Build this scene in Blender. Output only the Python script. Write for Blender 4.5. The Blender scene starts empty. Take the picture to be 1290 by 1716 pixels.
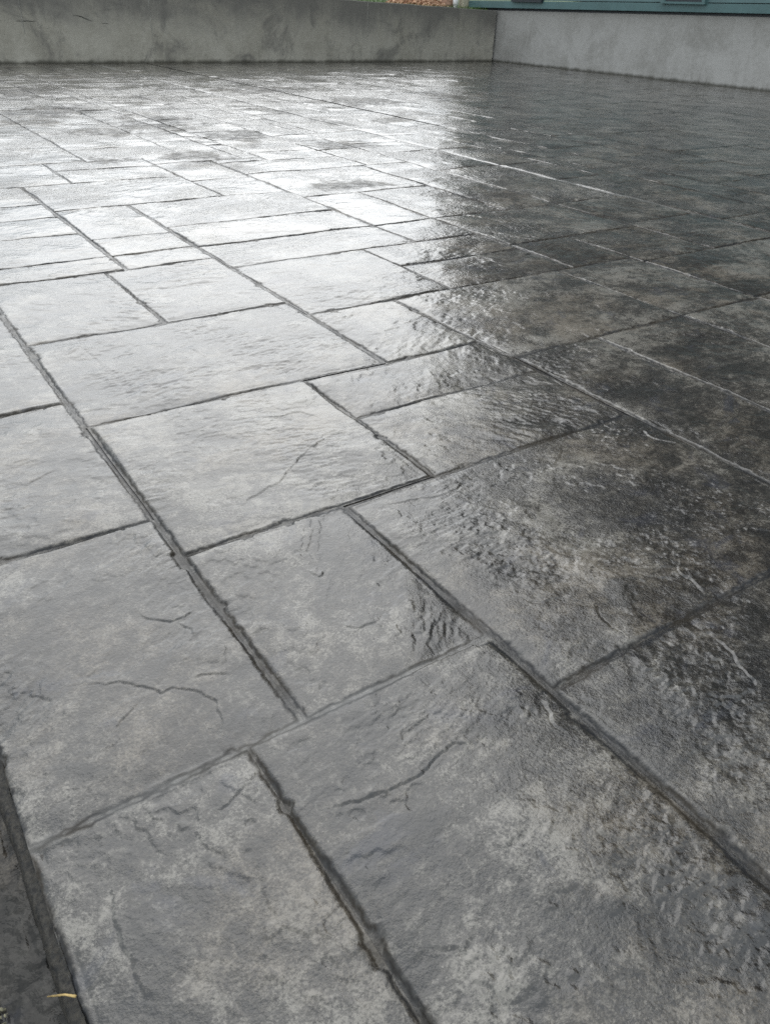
import bpy, math, random
import numpy as np

# ------------------------------------------------------------------ camera
scene = bpy.context.scene
COL = scene.collection
cam_data = bpy.data.cameras.new('camera')
cam = bpy.data.objects.new('camera', cam_data)
COL.objects.link(cam)
scene.camera = cam
cam_data.sensor_fit = 'VERTICAL'
cam_data.sensor_height = 36.0
cam_data.sensor_width = 27.0
cam_data.lens = 36.0 * 1298.0 / 1716.0
cam_data.clip_start = 0.02
cam_data.clip_end = 2000.0
import mathutils
RIGHT = (0.83003883, -0.5565567, 0.03577962)
UP = (0.279217, 0.47024105, 0.83720441)
FWD = (0.48277677, 0.68492189, -0.54571842)
cam.matrix_world = mathutils.Matrix((
    (RIGHT[0], UP[0], -FWD[0], 0.0),
    (RIGHT[1], UP[1], -FWD[1], 0.0),
    (RIGHT[2], UP[2], -FWD[2], 1.0),
    (0, 0, 0, 1)))
cam_data.dof.use_dof = True
cam_data.dof.focus_distance = 1.9
cam_data.dof.aperture_fstop = 14.0

# ------------------------------------------------------------------ sky and sun
SUN_EL, SUN_AZ = math.radians(40.0), math.radians(27.0)      # azimuth from +Y towards +X
world = bpy.data.worlds.new('World')
scene.world = world
world.use_nodes = True
wn, wl = world.node_tree.nodes, world.node_tree.links
wn.clear()
sky = wn.new('ShaderNodeTexSky')
sky.sky_type = 'NISHITA'
sky.sun_disc = False
sky.sun_elevation = SUN_EL
sky.sun_rotation = SUN_AZ
sky.air_density = 1.0
sky.dust_density = 2.0
sky.ozone_density = 1.0
hs = wn.new('ShaderNodeHueSaturation')                       # overcast: nearly grey sky
hs.inputs['Saturation'].default_value = 0.30
wl.new(sky.outputs[0], hs.inputs['Color'])
bg = wn.new('ShaderNodeBackground')
bg.inputs['Strength'].default_value = 0.13
cloud = wn.new('ShaderNodeMix')                              # even cloud layer over the clear-sky gradient
cloud.data_type = 'RGBA'
cloud.inputs[0].default_value = 0.90
wl.new(hs.outputs[0], cloud.inputs[6])
cloud.inputs[7].default_value = (6.35, 6.85, 7.25, 1)
wl.new(cloud.outputs[2], bg.inputs['Color'])
wo = wn.new('ShaderNodeOutputWorld')
wl.new(bg.outputs[0], wo.inputs[0])

sun_data = bpy.data.lights.new('sun', 'SUN')
sun_data.energy = 0.75
sun_data.angle = math.radians(62.0)
sun_data.color = (1.0, 0.97, 0.93)
sun = bpy.data.objects.new('sun', sun_data)
COL.objects.link(sun)
sd = mathutils.Vector((math.sin(SUN_AZ) * math.cos(SUN_EL), math.cos(SUN_AZ) * math.cos(SUN_EL), math.sin(SUN_EL)))
sun.rotation_euler = sd.to_track_quat('Z', 'Y').to_euler()
sun.location = sd * 60

vs = scene.view_settings
vs.view_transform = 'Standard'
vs.look = 'None'
vs.exposure = 0.80
scene.cycles.use_denoising = False
vs.gamma = 1.0
vs.use_curve_mapping = False

# ------------------------------------------------------------------ helpers
random.seed(7)
rng = np.random.default_rng(11)


def tag(o, label=None, cat=None, group=None, kind=None):
    if label: o['label'] = label
    if cat: o['category'] = cat
    if group: o['group'] = group
    if kind: o['kind'] = kind
    return o


def obj(name, mesh, parent=None, loc=None):
    o = bpy.data.objects.new(name, mesh)
    COL.objects.link(o)
    if parent is not None: o.parent = parent
    if loc is not None: o.location = loc
    return o


def empty(name, loc=(0, 0, 0)):
    o = bpy.data.objects.new(name, None)
    o.empty_display_size = 0.2
    COL.objects.link(o)
    o.location = loc
    return o


class MB:
    """collects boxes, prisms and tubes into one mesh"""
    def __init__(s): s.v, s.f = [], []
    def add(s, verts, faces):
        n = len(s.v)
        s.v += [tuple(p) for p in verts]
        s.f += [tuple(i + n for i in f) for f in faces]
        return s
    def box(s, a, b, ch=0.0):
        x0, y0, z0 = a; x1, y1, z1 = b
        vs_ = [(x, y, z) for z in (z0, z1) for y in (y0, y1) for x in (x0, x1)]
        return s.add(vs_, [(0, 2, 3, 1), (4, 5, 7, 6), (0, 1, 5, 4), (2, 6, 7, 3), (0, 4, 6, 2), (1, 3, 7, 5)])
    def prism_x(s, poly, x0, x1):
        """poly is a list of (y, z), counter-clockwise seen from +x"""
        n = len(poly)
        vs_ = [(x0, y, z) for y, z in poly] + [(x1, y, z) for y, z in poly]
        fs = [tuple(reversed(range(n))), tuple(range(n, 2 * n))]
        fs += [(i, (i + 1) % n, n + (i + 1) % n, n + i) for i in range(n)]
        return s.add(vs_, fs)
    def tube(s, pts, rads, seg=12):
        base = len(s.v)
        pts = [mathutils.Vector(p) for p in pts]
        for i, p in enumerate(pts):
            d = (pts[min(i + 1, len(pts) - 1)] - pts[max(i - 1, 0)]).normalized()
            u = d.orthogonal().normalized() if i == 0 else (u - d * u.dot(d)).normalized()
            w = d.cross(u)
            for k in range(seg):
                a = 2 * math.pi * k / seg
                s.v.append(tuple(p + (u * math.cos(a) + w * math.sin(a)) * rads[i]))
        for i in range(len(pts) - 1):
            for k in range(seg):
                a, b = base + i * seg + k, base + i * seg + (k + 1) % seg
                s.f.append((a, b, b + seg, a + seg))
        s.f.append(tuple(base + k for k in reversed(range(seg))))
        s.f.append(tuple(base + (len(pts) - 1) * seg + k for k in range(seg)))
        return s
    def lathe(s, prof, c, seg=20):
        base = len(s.v)
        for r, z in prof:
            for k in range(seg):
                a = 2 * math.pi * k / seg
                s.v.append((c[0] + r * math.cos(a), c[1] + r * math.sin(a), c[2] + z))
        for i in range(len(prof) - 1):
            for k in range(seg):
                a, b = base + i * seg + k, base + i * seg + (k + 1) % seg
                s.f.append((a, b, b + seg, a + seg))
        return s
    def build(s, name, mat, parent=None, smooth=False, bevel=0.0):
        m = bpy.data.meshes.new(name)
        m.from_pydata(s.v, [], s.f)
        m.materials.append(mat)
        if smooth: m.polygons.foreach_set('use_smooth', [True] * len(m.polygons))
        m.update()
        o = obj(name, m, parent)
        if bevel:
            b = o.modifiers.new('bevel', 'BEVEL'); b.width = bevel; b.segments = 2
        return o


# vectorised gradient noise
_P = rng.permutation(512).astype(np.int32)
_P = np.concatenate([_P, _P, _P])
_A = rng.random(512) * 2 * np.pi
_GX, _GY = np.cos(_A), np.sin(_A)


def perlin(x, y, seed=0):
    x = np.asarray(x, float) + seed * 17.13; y = np.asarray(y, float) - seed * 9.71
    xi = np.floor(x).astype(np.int64); yi = np.floor(y).astype(np.int64)
    xf, yf = x - xi, y - yi
    xi &= 511; yi &= 511
    u = xf * xf * xf * (xf * (xf * 6 - 15) + 10); v = yf * yf * yf * (yf * (yf * 6 - 15) + 10)
    def g(ix, iy, dx, dy):
        h = _P[_P[(ix & 511)] + (iy & 511)]
        return _GX[h] * dx + _GY[h] * dy
    a = g(xi, yi, xf, yf); b = g(xi + 1, yi, xf - 1, yf)
    c = g(xi, yi + 1, xf, yf - 1); d = g(xi + 1, yi + 1, xf - 1, yf - 1)
    return (a + (b - a) * u + ((c + (d - c) * u) - (a + (b - a) * u)) * v) * 1.5


def fbm(x, y, octv=4, seed=0, gain=0.5):
    s, amp, t = 0.0, 1.0, 0.0
    for i in range(octv):
        s = s + amp * perlin(x * 2.03 ** i, y * 2.03 ** i, seed + 3 * i); t += amp; amp *= gain
    return s / t


def smooth(a, b, x):
    t = np.clip((x - a) / (b - a), 0, 1)
    return t * t * (3 - 2 * t)


# ------------------------------------------------------------------ materials
class NT:
    def __init__(s, name):
        s.m = bpy.data.materials.new(name); s.m.use_nodes = True
        s.n, s.l = s.m.node_tree.nodes, s.m.node_tree.links
        s.b = s.n['Principled BSDF']
        s.m.node_tree.nodes['Material Output']
    def new(s, t, **kw):
        n = s.n.new(t)
        for k, v in kw.items(): setattr(n, k, v)
        return n
    def sock(s, inp, v):
        if hasattr(v, 'is_linked'): s.l.new(v, inp)
        elif v is not None: inp.default_value = v
    def noise(s, vec, scale, detail=4, rough=0.55, dist=0.0):
        n = s.new('ShaderNodeTexNoise')
        s.sock(n.inputs['Vector'], vec); n.inputs['Scale'].default_value = scale
        n.inputs['Detail'].default_value = detail; n.inputs['Roughness'].default_value = rough
        n.inputs['Distortion'].default_value = dist
        return n.outputs['Fac']
    def ramp(s, fac, a, b, lo=0.0, hi=1.0):
        n = s.new('ShaderNodeMapRange', interpolation_type='SMOOTHSTEP')
        s.sock(n.inputs['Value'], fac)
        n.inputs['From Min'].default_value = a; n.inputs['From Max'].default_value = b
        n.inputs['To Min'].default_value = lo; n.inputs['To Max'].default_value = hi
        return n.outputs['Result']
    def math(s, op, a, b=None):
        n = s.new('ShaderNodeMath', operation=op)
        s.sock(n.inputs[0], a)
        if b is not None: s.sock(n.inputs[1], b)
        return n.outputs[0]
    def mix(s, fac, a, b):
        n = s.new('ShaderNodeMix', data_type='RGBA')
        s.sock(n.inputs[0], fac)
        for i, c in ((6, a), (7, b)):
            if hasattr(c, 'is_linked'): s.l.new(c, n.inputs[i])
            else: n.inputs[i].default_value = (*c, 1)
        return n.outputs[2]
    def attr(s, name):
        return s.new('ShaderNodeAttribute', attribute_name=name).outputs['Fac']
    def pos(s): return s.new('ShaderNodeNewGeometry').outputs['Position']
    def mapping(s, vec, scale=(1, 1, 1), rot=(0, 0, 0)):
        n = s.new('ShaderNodeMapping'); s.l.new(vec, n.inputs[0])
        n.inputs['Scale'].default_value = scale; n.inputs['Rotation'].default_value = rot
        return n.outputs[0]
    def bump(s, h, dist, strength=1.0, prev=None):
        n = s.new('ShaderNodeBump')
        n.inputs['Distance'].default_value = dist
        s.sock(n.inputs['Strength'], strength)
        s.l.new(h, n.inputs['Height'])
        if prev is not None: s.l.new(prev, n.inputs['Normal'])
        return n.outputs[0]
    def set(s, **kw):
        for k, v in kw.items():
            i = s.b.inputs[k.replace('_', ' ')]
            if isinstance(v, tuple) and len(v) == 3: v = (*v, 1)
            s.sock(i, v)
        return s


def sealed_concrete(name, dark=(0.008, 0.008, 0.008), mid=(0.029, 0.0262, 0.0222), light=(0.150, 0.139, 0.120),
                    brown=(0.085, 0.070, 0.054), tile=True, wet=1.0):
    """grey antiqued stamped concrete under a wet-look sealer"""
    t = NT(name)
    p = t.pos()
    if tile:
        oi = t.new('ShaderNodeObjectInfo').outputs['Random']
        c = t.new('ShaderNodeCombineXYZ')
        t.l.new(t.math('MULTIPLY', oi, 31.0), c.inputs[0]); t.l.new(t.math('MULTIPLY', oi, 17.0), c.inputs[1])
        add = t.new('ShaderNodeVectorMath', operation='ADD')
        t.l.new(p, add.inputs[0]); t.l.new(c.outputs[0], add.inputs[1])
        q = add.outputs[0]
    else:
        oi, q = 0.5, p
    big = t.noise(q, 3.2, 5, 0.6, 0.4)
    med = t.noise(q, 27.0, 7, 0.72, 0.8)
    fine = t.noise(q, 210.0, 4, 0.75)
    f = t.math('ADD', t.math('MULTIPLY', big, 0.32), t.math('ADD', t.math('MULTIPLY', med, 0.32), t.math('MULTIPLY', fine, 0.36)))
    if tile:
        f = t.math('ADD', f, t.math('MULTIPLY', t.math('SUBTRACT', oi, 0.5), 0.06))
    f = t.math('ADD', f, t.math('MULTIPLY', t.attr('relief'), 0.20))
    col = t.mix(t.ramp(f, 0.40, 0.50), dark, mid)
    col = t.mix(t.ramp(f, 0.49, 0.585), col, light)
    bn = t.math('MULTIPLY', t.ramp(t.noise(q, 2.1, 4, 0.6), 0.47, 0.64), 0.8)
    col = t.mix(bn, col, t.mix(t.ramp(f, 0.42, 0.60), (0.012, 0.0095, 0.007), (0.125, 0.106, 0.082)))
    fleck = t.math('MULTIPLY', t.ramp(t.noise(q, 62.0, 6, 0.75, 0.4), 0.52, 0.60), t.ramp(med, 0.42, 0.60, 0.08, 0.40))
    col = t.mix(fleck, col, light)
    # powdered release agent left in hollows and joints
    blue = t.ramp(t.noise(q, 7.0, 5, 0.65, 0.6), 0.56, 0.68, 0.0, 0.5)
    col = t.mix(blue, col, (0.024, 0.026, 0.036))
    # darker soaked-in colour blotches with ragged outlines, stronger on some slabs
    bl = t.ramp(t.noise(t.mapping(q, (1.0, 1.9, 1.0), (0, 0, 0.5)), 4.6, 7, 0.66, 1.2), 0.555, 0.60)
    bl = t.math('MULTIPLY', bl, t.math('ADD', 0.06, t.math('MULTIPLY', oi, 0.42)) if tile else 0.4)
    col = t.mix(bl, col, (0.009, 0.009, 0.009))
    # pin holes
    vo = t.new('ShaderNodeTexVoronoi'); t.l.new(q, vo.inputs['Vector']); vo.inputs['Scale'].default_value = 17.0
    sx = t.new('ShaderNodeSeparateColor'); t.l.new(vo.outputs['Color'], sx.inputs[0])
    pit = t.math('MULTIPLY', t.ramp(vo.outputs['Distance'], 0.035, 0.075, 1.0, 0.0), t.ramp(sx.outputs[0], 0.76, 0.78))
    col = t.mix(t.math('MULTIPLY', pit, 0.9), col, (0.004, 0.004, 0.004))
    st = t.attr('stain')
    col = t.mix(t.math('MULTIPLY', st, t.ramp(t.noise(q, 30.0, 4, 0.7), 0.32, 0.60, 0.55, 1.0)), col, (0.006, 0.006, 0.0055))
    gr = t.attr('groove')
    grc = t.mix(t.ramp(t.noise(p, 5.0, 3), 0.42, 0.58), (0.014, 0.015, 0.017), (0.020, 0.016, 0.011))
    col = t.mix(t.math('MULTIPLY', gr, t.ramp(t.noise(p, 60.0, 4, 0.7), 0.3, 0.6, 0.65, 1.0)), col, grc)
    col = t.mix(t.attr('pale'), col, (0.21, 0.205, 0.195))           # dusty pale cross joint; reflected glint painted along the long joint
    # fine relief below the mesh resolution
    h1 = t.noise(q, 55.0, 3, 0.6, 0.3)
    h2 = t.noise(q, 190.0, 3, 0.65)
    h3 = t.noise(q, 520.0, 2, 0.6)
    calm = t.ramp(t.noise(p, 1.7, 5, 0.6, 0.5), 0.42, 0.60, 0.35, 1.0)
    b1 = t.bump(h1, 0.0052, t.math('MULTIPLY', t.attr('lod'), calm))
    b3 = t.bump(h2, 0.0010, t.ramp(t.attr('lod'), 0.1, 0.9, 0.85, 0.05), b1)
    cr = t.ramp(t.noise(q, 4.3, 4, 0.6), 0.38, 0.66, 0.02, 0.09)
    cr = t.math('ADD', cr, t.math('MULTIPLY', gr, 0.12))
    t.set(Base_Color=col, Roughness=0.55, Normal=b3, Coat_Weight=t.math('MULTIPLY', t.math('SUBTRACT', t.math('SUBTRACT', 1.0, t.math('MULTIPLY', gr, 0.85)), t.math('MULTIPLY', t.attr('dull'), t.ramp(t.noise(t.mapping(p, (1.0, 1.6, 1)), 9.0, 5, 0.7), 0.35, 0.60, 0.25, 1.0))), wet), Coat_Roughness=cr, Coat_IOR=1.58)
    t.set(Coat_Normal=b3)
    t.b.inputs['Specular IOR Level'].default_value = 0.08
    return t.m


def old_concrete(name, base, dark, light, stain_amt=1.0, top_dark=0.0, ztop=1.05):
    t = NT(name)
    p = t.pos()
    n1 = t.noise(p, 1.1, 6, 0.62, 0.5)
    n2 = t.noise(t.mapping(p, (5.0, 5.0, 0.7)), 1.0, 5, 0.6, 0.2)      # vertical runs
    n3 = t.noise(p, 14.0, 6, 0.7)
    f = t.math('ADD', t.math('MULTIPLY', n1, 0.58), t.math('ADD', t.math('MULTIPLY', n2, 0.16), t.math('MULTIPLY', n3, 0.26)))
    col = t.mix(t.ramp(f, 0.40, 0.60), base, light)
    sepz = t.new('ShaderNodeSeparateXYZ'); t.l.new(p, sepz.inputs[0])
    z = sepz.outputs[2]
    dz = t.math('ADD', z, t.math('MULTIPLY', t.math('SUBTRACT', n1, 0.5), 1.6))
    dz = t.math('ADD', dz, t.math('MULTIPLY', t.math('SUBTRACT', n2, 0.5), 0.5))
    st = t.math('MULTIPLY', t.ramp(dz, ztop * 0.35, ztop * 1.05), top_dark)
    col = t.mix(st, col, dark)
    blot = t.math('MULTIPLY', t.ramp(t.noise(p, 1.3, 7, 0.72, 0.6), 0.50, 0.66), 0.85 * stain_amt)
    col = t.mix(blot, col, dark)
    # darker line where the wall meets the slab
    foot = t.ramp(t.math('ADD', z, t.math('MULTIPLY', t.math('SUBTRACT', n2, 0.5), 0.10)), 0.0, 0.07, 0.85, 0.0)
    col = t.mix(foot, col, (0.035, 0.033, 0.022))
    pits = t.ramp(t.noise(p, 26.0, 2, 0.5), 0.70, 0.76)
    col = t.mix(t.math('MULTIPLY', pits, 0.6), col, dark)
    b = t.bump(n3, 0.012, 0.6)
    t.set(Base_Color=col, Roughness=0.85, Normal=b)
    return t.m


def plain(name, col, rough=0.6, var=0.12, scale=8.0, bump=0.0, streak=None):
    t = NT(name)
    p = t.pos()
    n = t.noise(t.mapping(p, streak) if streak else p, scale, 5, 0.65)
    c0 = tuple(c * (1 - var * 2) for c in col); c1 = tuple(min(1, c * (1 + var * 2)) for c in col)
    t.set(Base_Color=t.mix(t.ramp(n, 0.3, 0.7), c0, c1), Roughness=rough)
    if bump: t.set(Normal=t.bump(n, bump, 0.6))
    return t.m


M_TILE = sealed_concrete('stamped concrete')
M_BED = sealed_concrete('joint bed', dark=(0.014, 0.014, 0.015), mid=(0.034, 0.033, 0.034), light=(0.085, 0.083, 0.080), tile=False, wet=0.30)
M_LOW = sealed_concrete('lower slab concrete', dark=(0.006, 0.006, 0.005), mid=(0.018, 0.0165, 0.014), light=(0.040, 0.037, 0.032), tile=False, wet=0.30)
M_BEAD = plain('slab edge concrete', (0.018, 0.0155, 0.0115), 0.7, 0.50, 110.0, 0.008)
M_WALL = old_concrete('old wall concrete', (0.265, 0.252, 0.210), (0.110, 0.106, 0.096), (0.36, 0.345, 0.295), 0.8, 0.85)
M_FOUND = old_concrete('foundation concrete', (0.250, 0.243, 0.224), (0.155, 0.150, 0.133), (0.34, 0.333, 0.315), 0.4, 0.5, 1.5)
M_TEAL = plain('teal siding paint', (0.060, 0.118, 0.120), 0.45, 0.06, 3.0)
M_UPPER = plain('unseen brown upper cladding', (0.078, 0.068, 0.058), 0.7, 0.2, 4.0)  # unseen upper wall, brown added to keep teal out of floor reflections
M_TRIM = plain('teal trim paint', (0.064, 0.125, 0.126), 0.45, 0.05, 3.0)
M_DARKF = plain('dark frame and gap shade', (0.016, 0.021, 0.027), 0.4, 0.05)
M_SOFFIT = plain('brown soffit boards', (0.055, 0.040, 0.028), 0.6, 0.15, 6.0)
M_SHINGLE = plain('dark shingles', (0.045, 0.043, 0.042), 0.85, 0.25, 20.0)
M_CREAM = plain('cream paint', (0.45, 0.42, 0.32), 0.55, 0.05, 5.0)
M_PVC = plain('white pipe plastic', (0.62, 0.62, 0.61), 0.35, 0.04, 6.0)
M_POT = plain('weathered terracotta', (0.42, 0.27, 0.20), 0.8, 0.15, 14.0, 0.003)
M_CHIP = plain('wood chips', (0.36, 0.17, 0.085), 0.85, 0.35, 9.0)
M_LAWN = plain('lawn soil and thatch', (0.050, 0.085, 0.02), 0.9, 0.3, 9.0, 0.02)
M_GRASS = plain('grass blades', (0.07, 0.14, 0.026), 0.6, 0.3, 5.0)
M_GROUND = plain('ground', (0.08, 0.09, 0.045), 0.95, 0.3, 0.8, 0.02)
M_SEAM = plain('formwork seam', (0.24, 0.235, 0.21), 0.85, 0.15, 9.0)
M_STRAW = plain('dry straw', (0.34, 0.24, 0.09), 0.6, 0.25, 90.0)
M_CRUMB = plain('mortar crumbs', (0.13, 0.12, 0.08), 0.9, 0.5, 120.0)
t_ = NT('window glass')
t_.set(Base_Color=(0.015, 0.020, 0.028), Roughness=0.06)
M_GLASS = t_.m

# ------------------------------------------------------------------ ground
ZG = -0.42
g = MB(); g.add([(-400, -400, ZG), (400, -400, ZG), (400, 400, ZG), (-400, 400, ZG)], [(0, 1, 2, 3)])
tag(g.build('ground', M_GROUND), kind='structure')

# ------------------------------------------------------------------ patio floor layout (metres, read off the photograph)
XE, XR, YB, YF = -0.022, 14.20, -1.6, 16.75         # slab edge, house wall, behind the camera, far wall
T = [
    (XE, -0.20, .312, .796), (.312, -0.20, .820, .796), (.820, -0.32, 1.477, .628), (.820, .628, 1.825, 1.333),
    (.415, .796, .820, 1.340), (XE, .796, .415, 1.505), (.415, 1.340, 1.090, 2.030),
    (1.090, 1.333, 1.812, 1.715), (1.090, 1.715, 1.812, 2.022), (.410, 2.030, 1.405, 2.730),
    (1.405, 2.022, 1.807, 2.567), (XE, 1.505, .410, 2.220), (XE, 2.220, .410, 3.100),
    (.410, 2.730, .904, 3.455), (.904, 2.730, 1.408, 3.455), (1.408, 2.567, 2.103, 3.280),
    (2.103, 2.567, 2.838, 2.947), (2.103, 2.947, 2.838, 3.280), (1.807, 1.850, 2.730, 2.567),
    (2.730, 1.850, 3.248, 2.567), (1.825, .760, 2.230, 1.850), (2.230, .900, 2.730, 1.850), (2.730, 1.050, 3.248, 1.850),
    (-.022, 3.455, 1.000, 3.690), (1.000, 3.455, 1.412, 3.690), (.300, 3.690, 1.000, 4.166), (.300, 4.166, 1.000, 4.563),
    (.300, 4.563, 1.000, 4.892), (.300, 4.892, 1.000, 5.430), (1.000, 3.690, 1.412, 4.002), (1.000, 4.002, 1.412, 4.690),
    (1.412, 3.280, 2.435, 3.680), (2.435, 3.280, 2.838, 3.680), (2.838, 2.567, 3.248, 3.020), (2.838, 3.020, 3.810, 3.680),
    (1.412, 3.680, 2.435, 4.095), (1.412, 4.095, 2.435, 4.690), (1.000, 4.690, 2.005, 5.430), (2.005, 4.690, 2.435, 5.215),
    (2.435, 3.680, 2.838, 4.480), (2.838, 3.680, 3.390, 4.480), (3.390, 3.680, 3.810, 5.305), (2.435, 4.480, 3.390, 5.305),
    (3.810, 3.680, 4.418, 4.942), (3.810, 4.942, 4.418, 5.750), (3.810, 3.100, 4.440, 3.680), (3.248, 1.870, 4.440, 2.490),
    (3.248, 2.490, 3.810, 3.020), (3.810, 2.490, 4.440, 3.100), (4.440, 2.250, 5.050, 2.917), (4.440, 2.917, 5.050, 3.620),
    (.500, 5.430, 1.303, 6.165), (1.303, 5.430, 2.005, 5.860), (1.303, 5.860, 2.005, 6.165), (2.005, 5.215, 2.435, 5.905),
    (2.435, 5.305, 3.440, 5.770), (4.418, 3.620, 5.050, 4.300), (4.418, 4.300, 4.870, 4.942),
    (1.605, 6.165, 2.350, 6.730), (1.000, 6.165, 1.605, 6.900), (4.418, 4.942, 4.870, 5.730),
    (3.440, 5.305, 3.810, 6.050), (2.005, 5.905, 2.700, 6.400),
]
BARRIERS = [(4.425, 5.75, 8.5), (3.96, 6.6, 8.7), (4.865, 5.7, 7.1), (5.40, 6.5, 8.2), (7.88, 8.3, 10.3), (9.3, 8.2, 12.4), (6.4, 5.0, 7.2)]
RES = 0.01
GW, GH = int(round((XR - XE) / RES)), int(round((YF - YB) / RES))
occ = np.zeros((GH, GW), bool)
def cell(x, y): return int(round((x - XE) / RES)), int(round((y - YB) / RES))
for (x0, y0, x1, y1) in T:
    a, b = cell(x0, y0), cell(x1, y1)
    occ[max(0, b[1] * 0 + a[1]):b[1], max(0, a[0]):b[0]] = True
lay = random.Random(5)
SIZES = [(41, 70), (100, 54), (68, 36), (50, 36), (41, 36), (72, 70), (60, 52), (90, 70), (41, 50), (68, 70)]
j = 0
while j < GH:
    row = occ[j]
    free = np.flatnonzero(~row)
    if len(free) == 0:
        j += 1; continue
    i = int(free[0])
    nxt = np.flatnonzero(row[i:])
    run = (int(nxt[0]) if len(nxt) else GW - i)
    for bx, by0, by1 in BARRIERS:
        k = int(round((bx - XE) / RES))
        yj = YB + j * RES
        if i < k < i + run and by0 <= yj <= by1: run = k - i
    w, h = lay.choice(SIZES)
    if XE + i * RES > 4.4: w, h = int(w * 1.5), int(h * 1.6)
    if run - w < 30: w = run if run < 160 else run // 2
    w = min(w, run)
    blk = occ[j:min(GH, j + h + 22), i:i + w].any(axis=1)
    hit = np.flatnonzero(blk)
    if len(hit): h = int(hit[0]) if hit[0] < h + 22 else h
    if GH - (j + h) < 25: h = GH - j
    h = min(h, GH - j)
    occ[j:j + h, i:i + w] = True
    T.append((XE + i * RES, YB + j * RES, XE + (i + w) * RES, YB + (j + h) * RES))

CLEFTS = [
    [(0.597, 1.444), (0.661, 1.480), (0.740, 1.509), (0.830, 1.580), (0.911, 1.628), (0.983, 1.655)],
    [(0.494, 2.559), (0.537, 2.596), (0.569, 2.627), (0.581, 2.512), (0.583, 2.424), (0.613, 2.337)],
    [(0.620, 2.479), (0.665, 2.496), (0.712, 2.488)],
    [(0.854, 1.849), (0.906, 1.828), (0.966, 1.831), (0.999, 1.766)],
    [(0.203, 1.792), (0.228, 1.810), (0.284, 1.837)],
    [(0.096, 1.088), (0.184, 1.039), (0.216, 1.010), (0.237, 0.981), (0.258, 0.979), (0.290, 0.951), (0.305, 0.922), (0.304, 0.891), (0.289, 0.855), (0.264, 0.820)],
    [(0.140, 0.905), (0.142, 0.925), (0.160, 0.951), (0.207, 0.983)],
    [(0.298, 0.984), (0.323, 0.977), (0.356, 0.962)],
    [(0.332, 1.140), (0.337, 1.117), (0.340, 1.086)],
    [(0.273, 1.207), (0.303, 1.158), (0.335, 1.148), (0.371, 1.162)],
    [(0.364, 0.631), (0.388, 0.618), (0.406, 0.613), (0.446, 0.609), (0.496, 0.600), (0.581, 0.621), (0.602, 0.615), (0.617, 0.603)],
    [(0.217, 0.708), (0.262, 0.722), (0.287, 0.732), (0.302, 0.748)],
    [(0.593, 0.964), (0.613, 0.943), (0.659, 0.940)],
    [(0.619, 1.153), (0.630, 1.122), (0.651, 1.134)],
    [(0.897, 1.287), (0.988, 1.265), (1.047, 1.246), (1.100, 1.254), (1.131, 1.269)],
    [(1.107, 1.227), (1.249, 1.210), (1.348, 1.205), (1.429, 1.232), (1.504, 1.286)],
    [(1.330, 0.761), (1.297, 0.731), (1.300, 0.705), (1.284, 0.655)],
    [(1.187, 0.555), (1.178, 0.521), (1.151, 0.464), (1.139, 0.437)],
    [(1.046, 0.469), (1.067, 0.448), (1.096, 0.438), (1.170, 0.452)],
    [(2.400, 2.052), (2.309, 1.943), (2.282, 1.884)],
    [(0.367, 0.382), (0.392, 0.364), (0.401, 0.351)],
    [(0.386, 0.327), (0.401, 0.293), (0.399, 0.278)],
    [(0.060, 0.693), (0.049, 0.646), (0.044, 0.612), (0.048, 0.579), (0.046, 0.546), (0.043, 0.516)],
    [(0.638, 0.367), (0.631, 0.355), (0.625, 0.337)],
    [(0.671, 0.381), (0.688, 0.362), (0.692, 0.334)],
    [(0.787, 0.622), (0.776, 0.589), (0.764, 0.570), (0.769, 0.540)],
    [(0.874, 2.474), (0.888, 2.404), (0.894, 2.340)],
    [(1.392, 2.067), (1.295, 2.181)],
    [(2.589, 2.774), (2.889, 2.866), (3.103, 2.958)],
    [(0.945, 0.851), (0.963, 0.817), (1.024, 0.803)],
    [(1.040, 0.665), (1.037, 0.708), (1.061, 0.747)],
    [(1.770, 1.238), (1.756, 1.182), (1.794, 1.119)],
]
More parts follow.
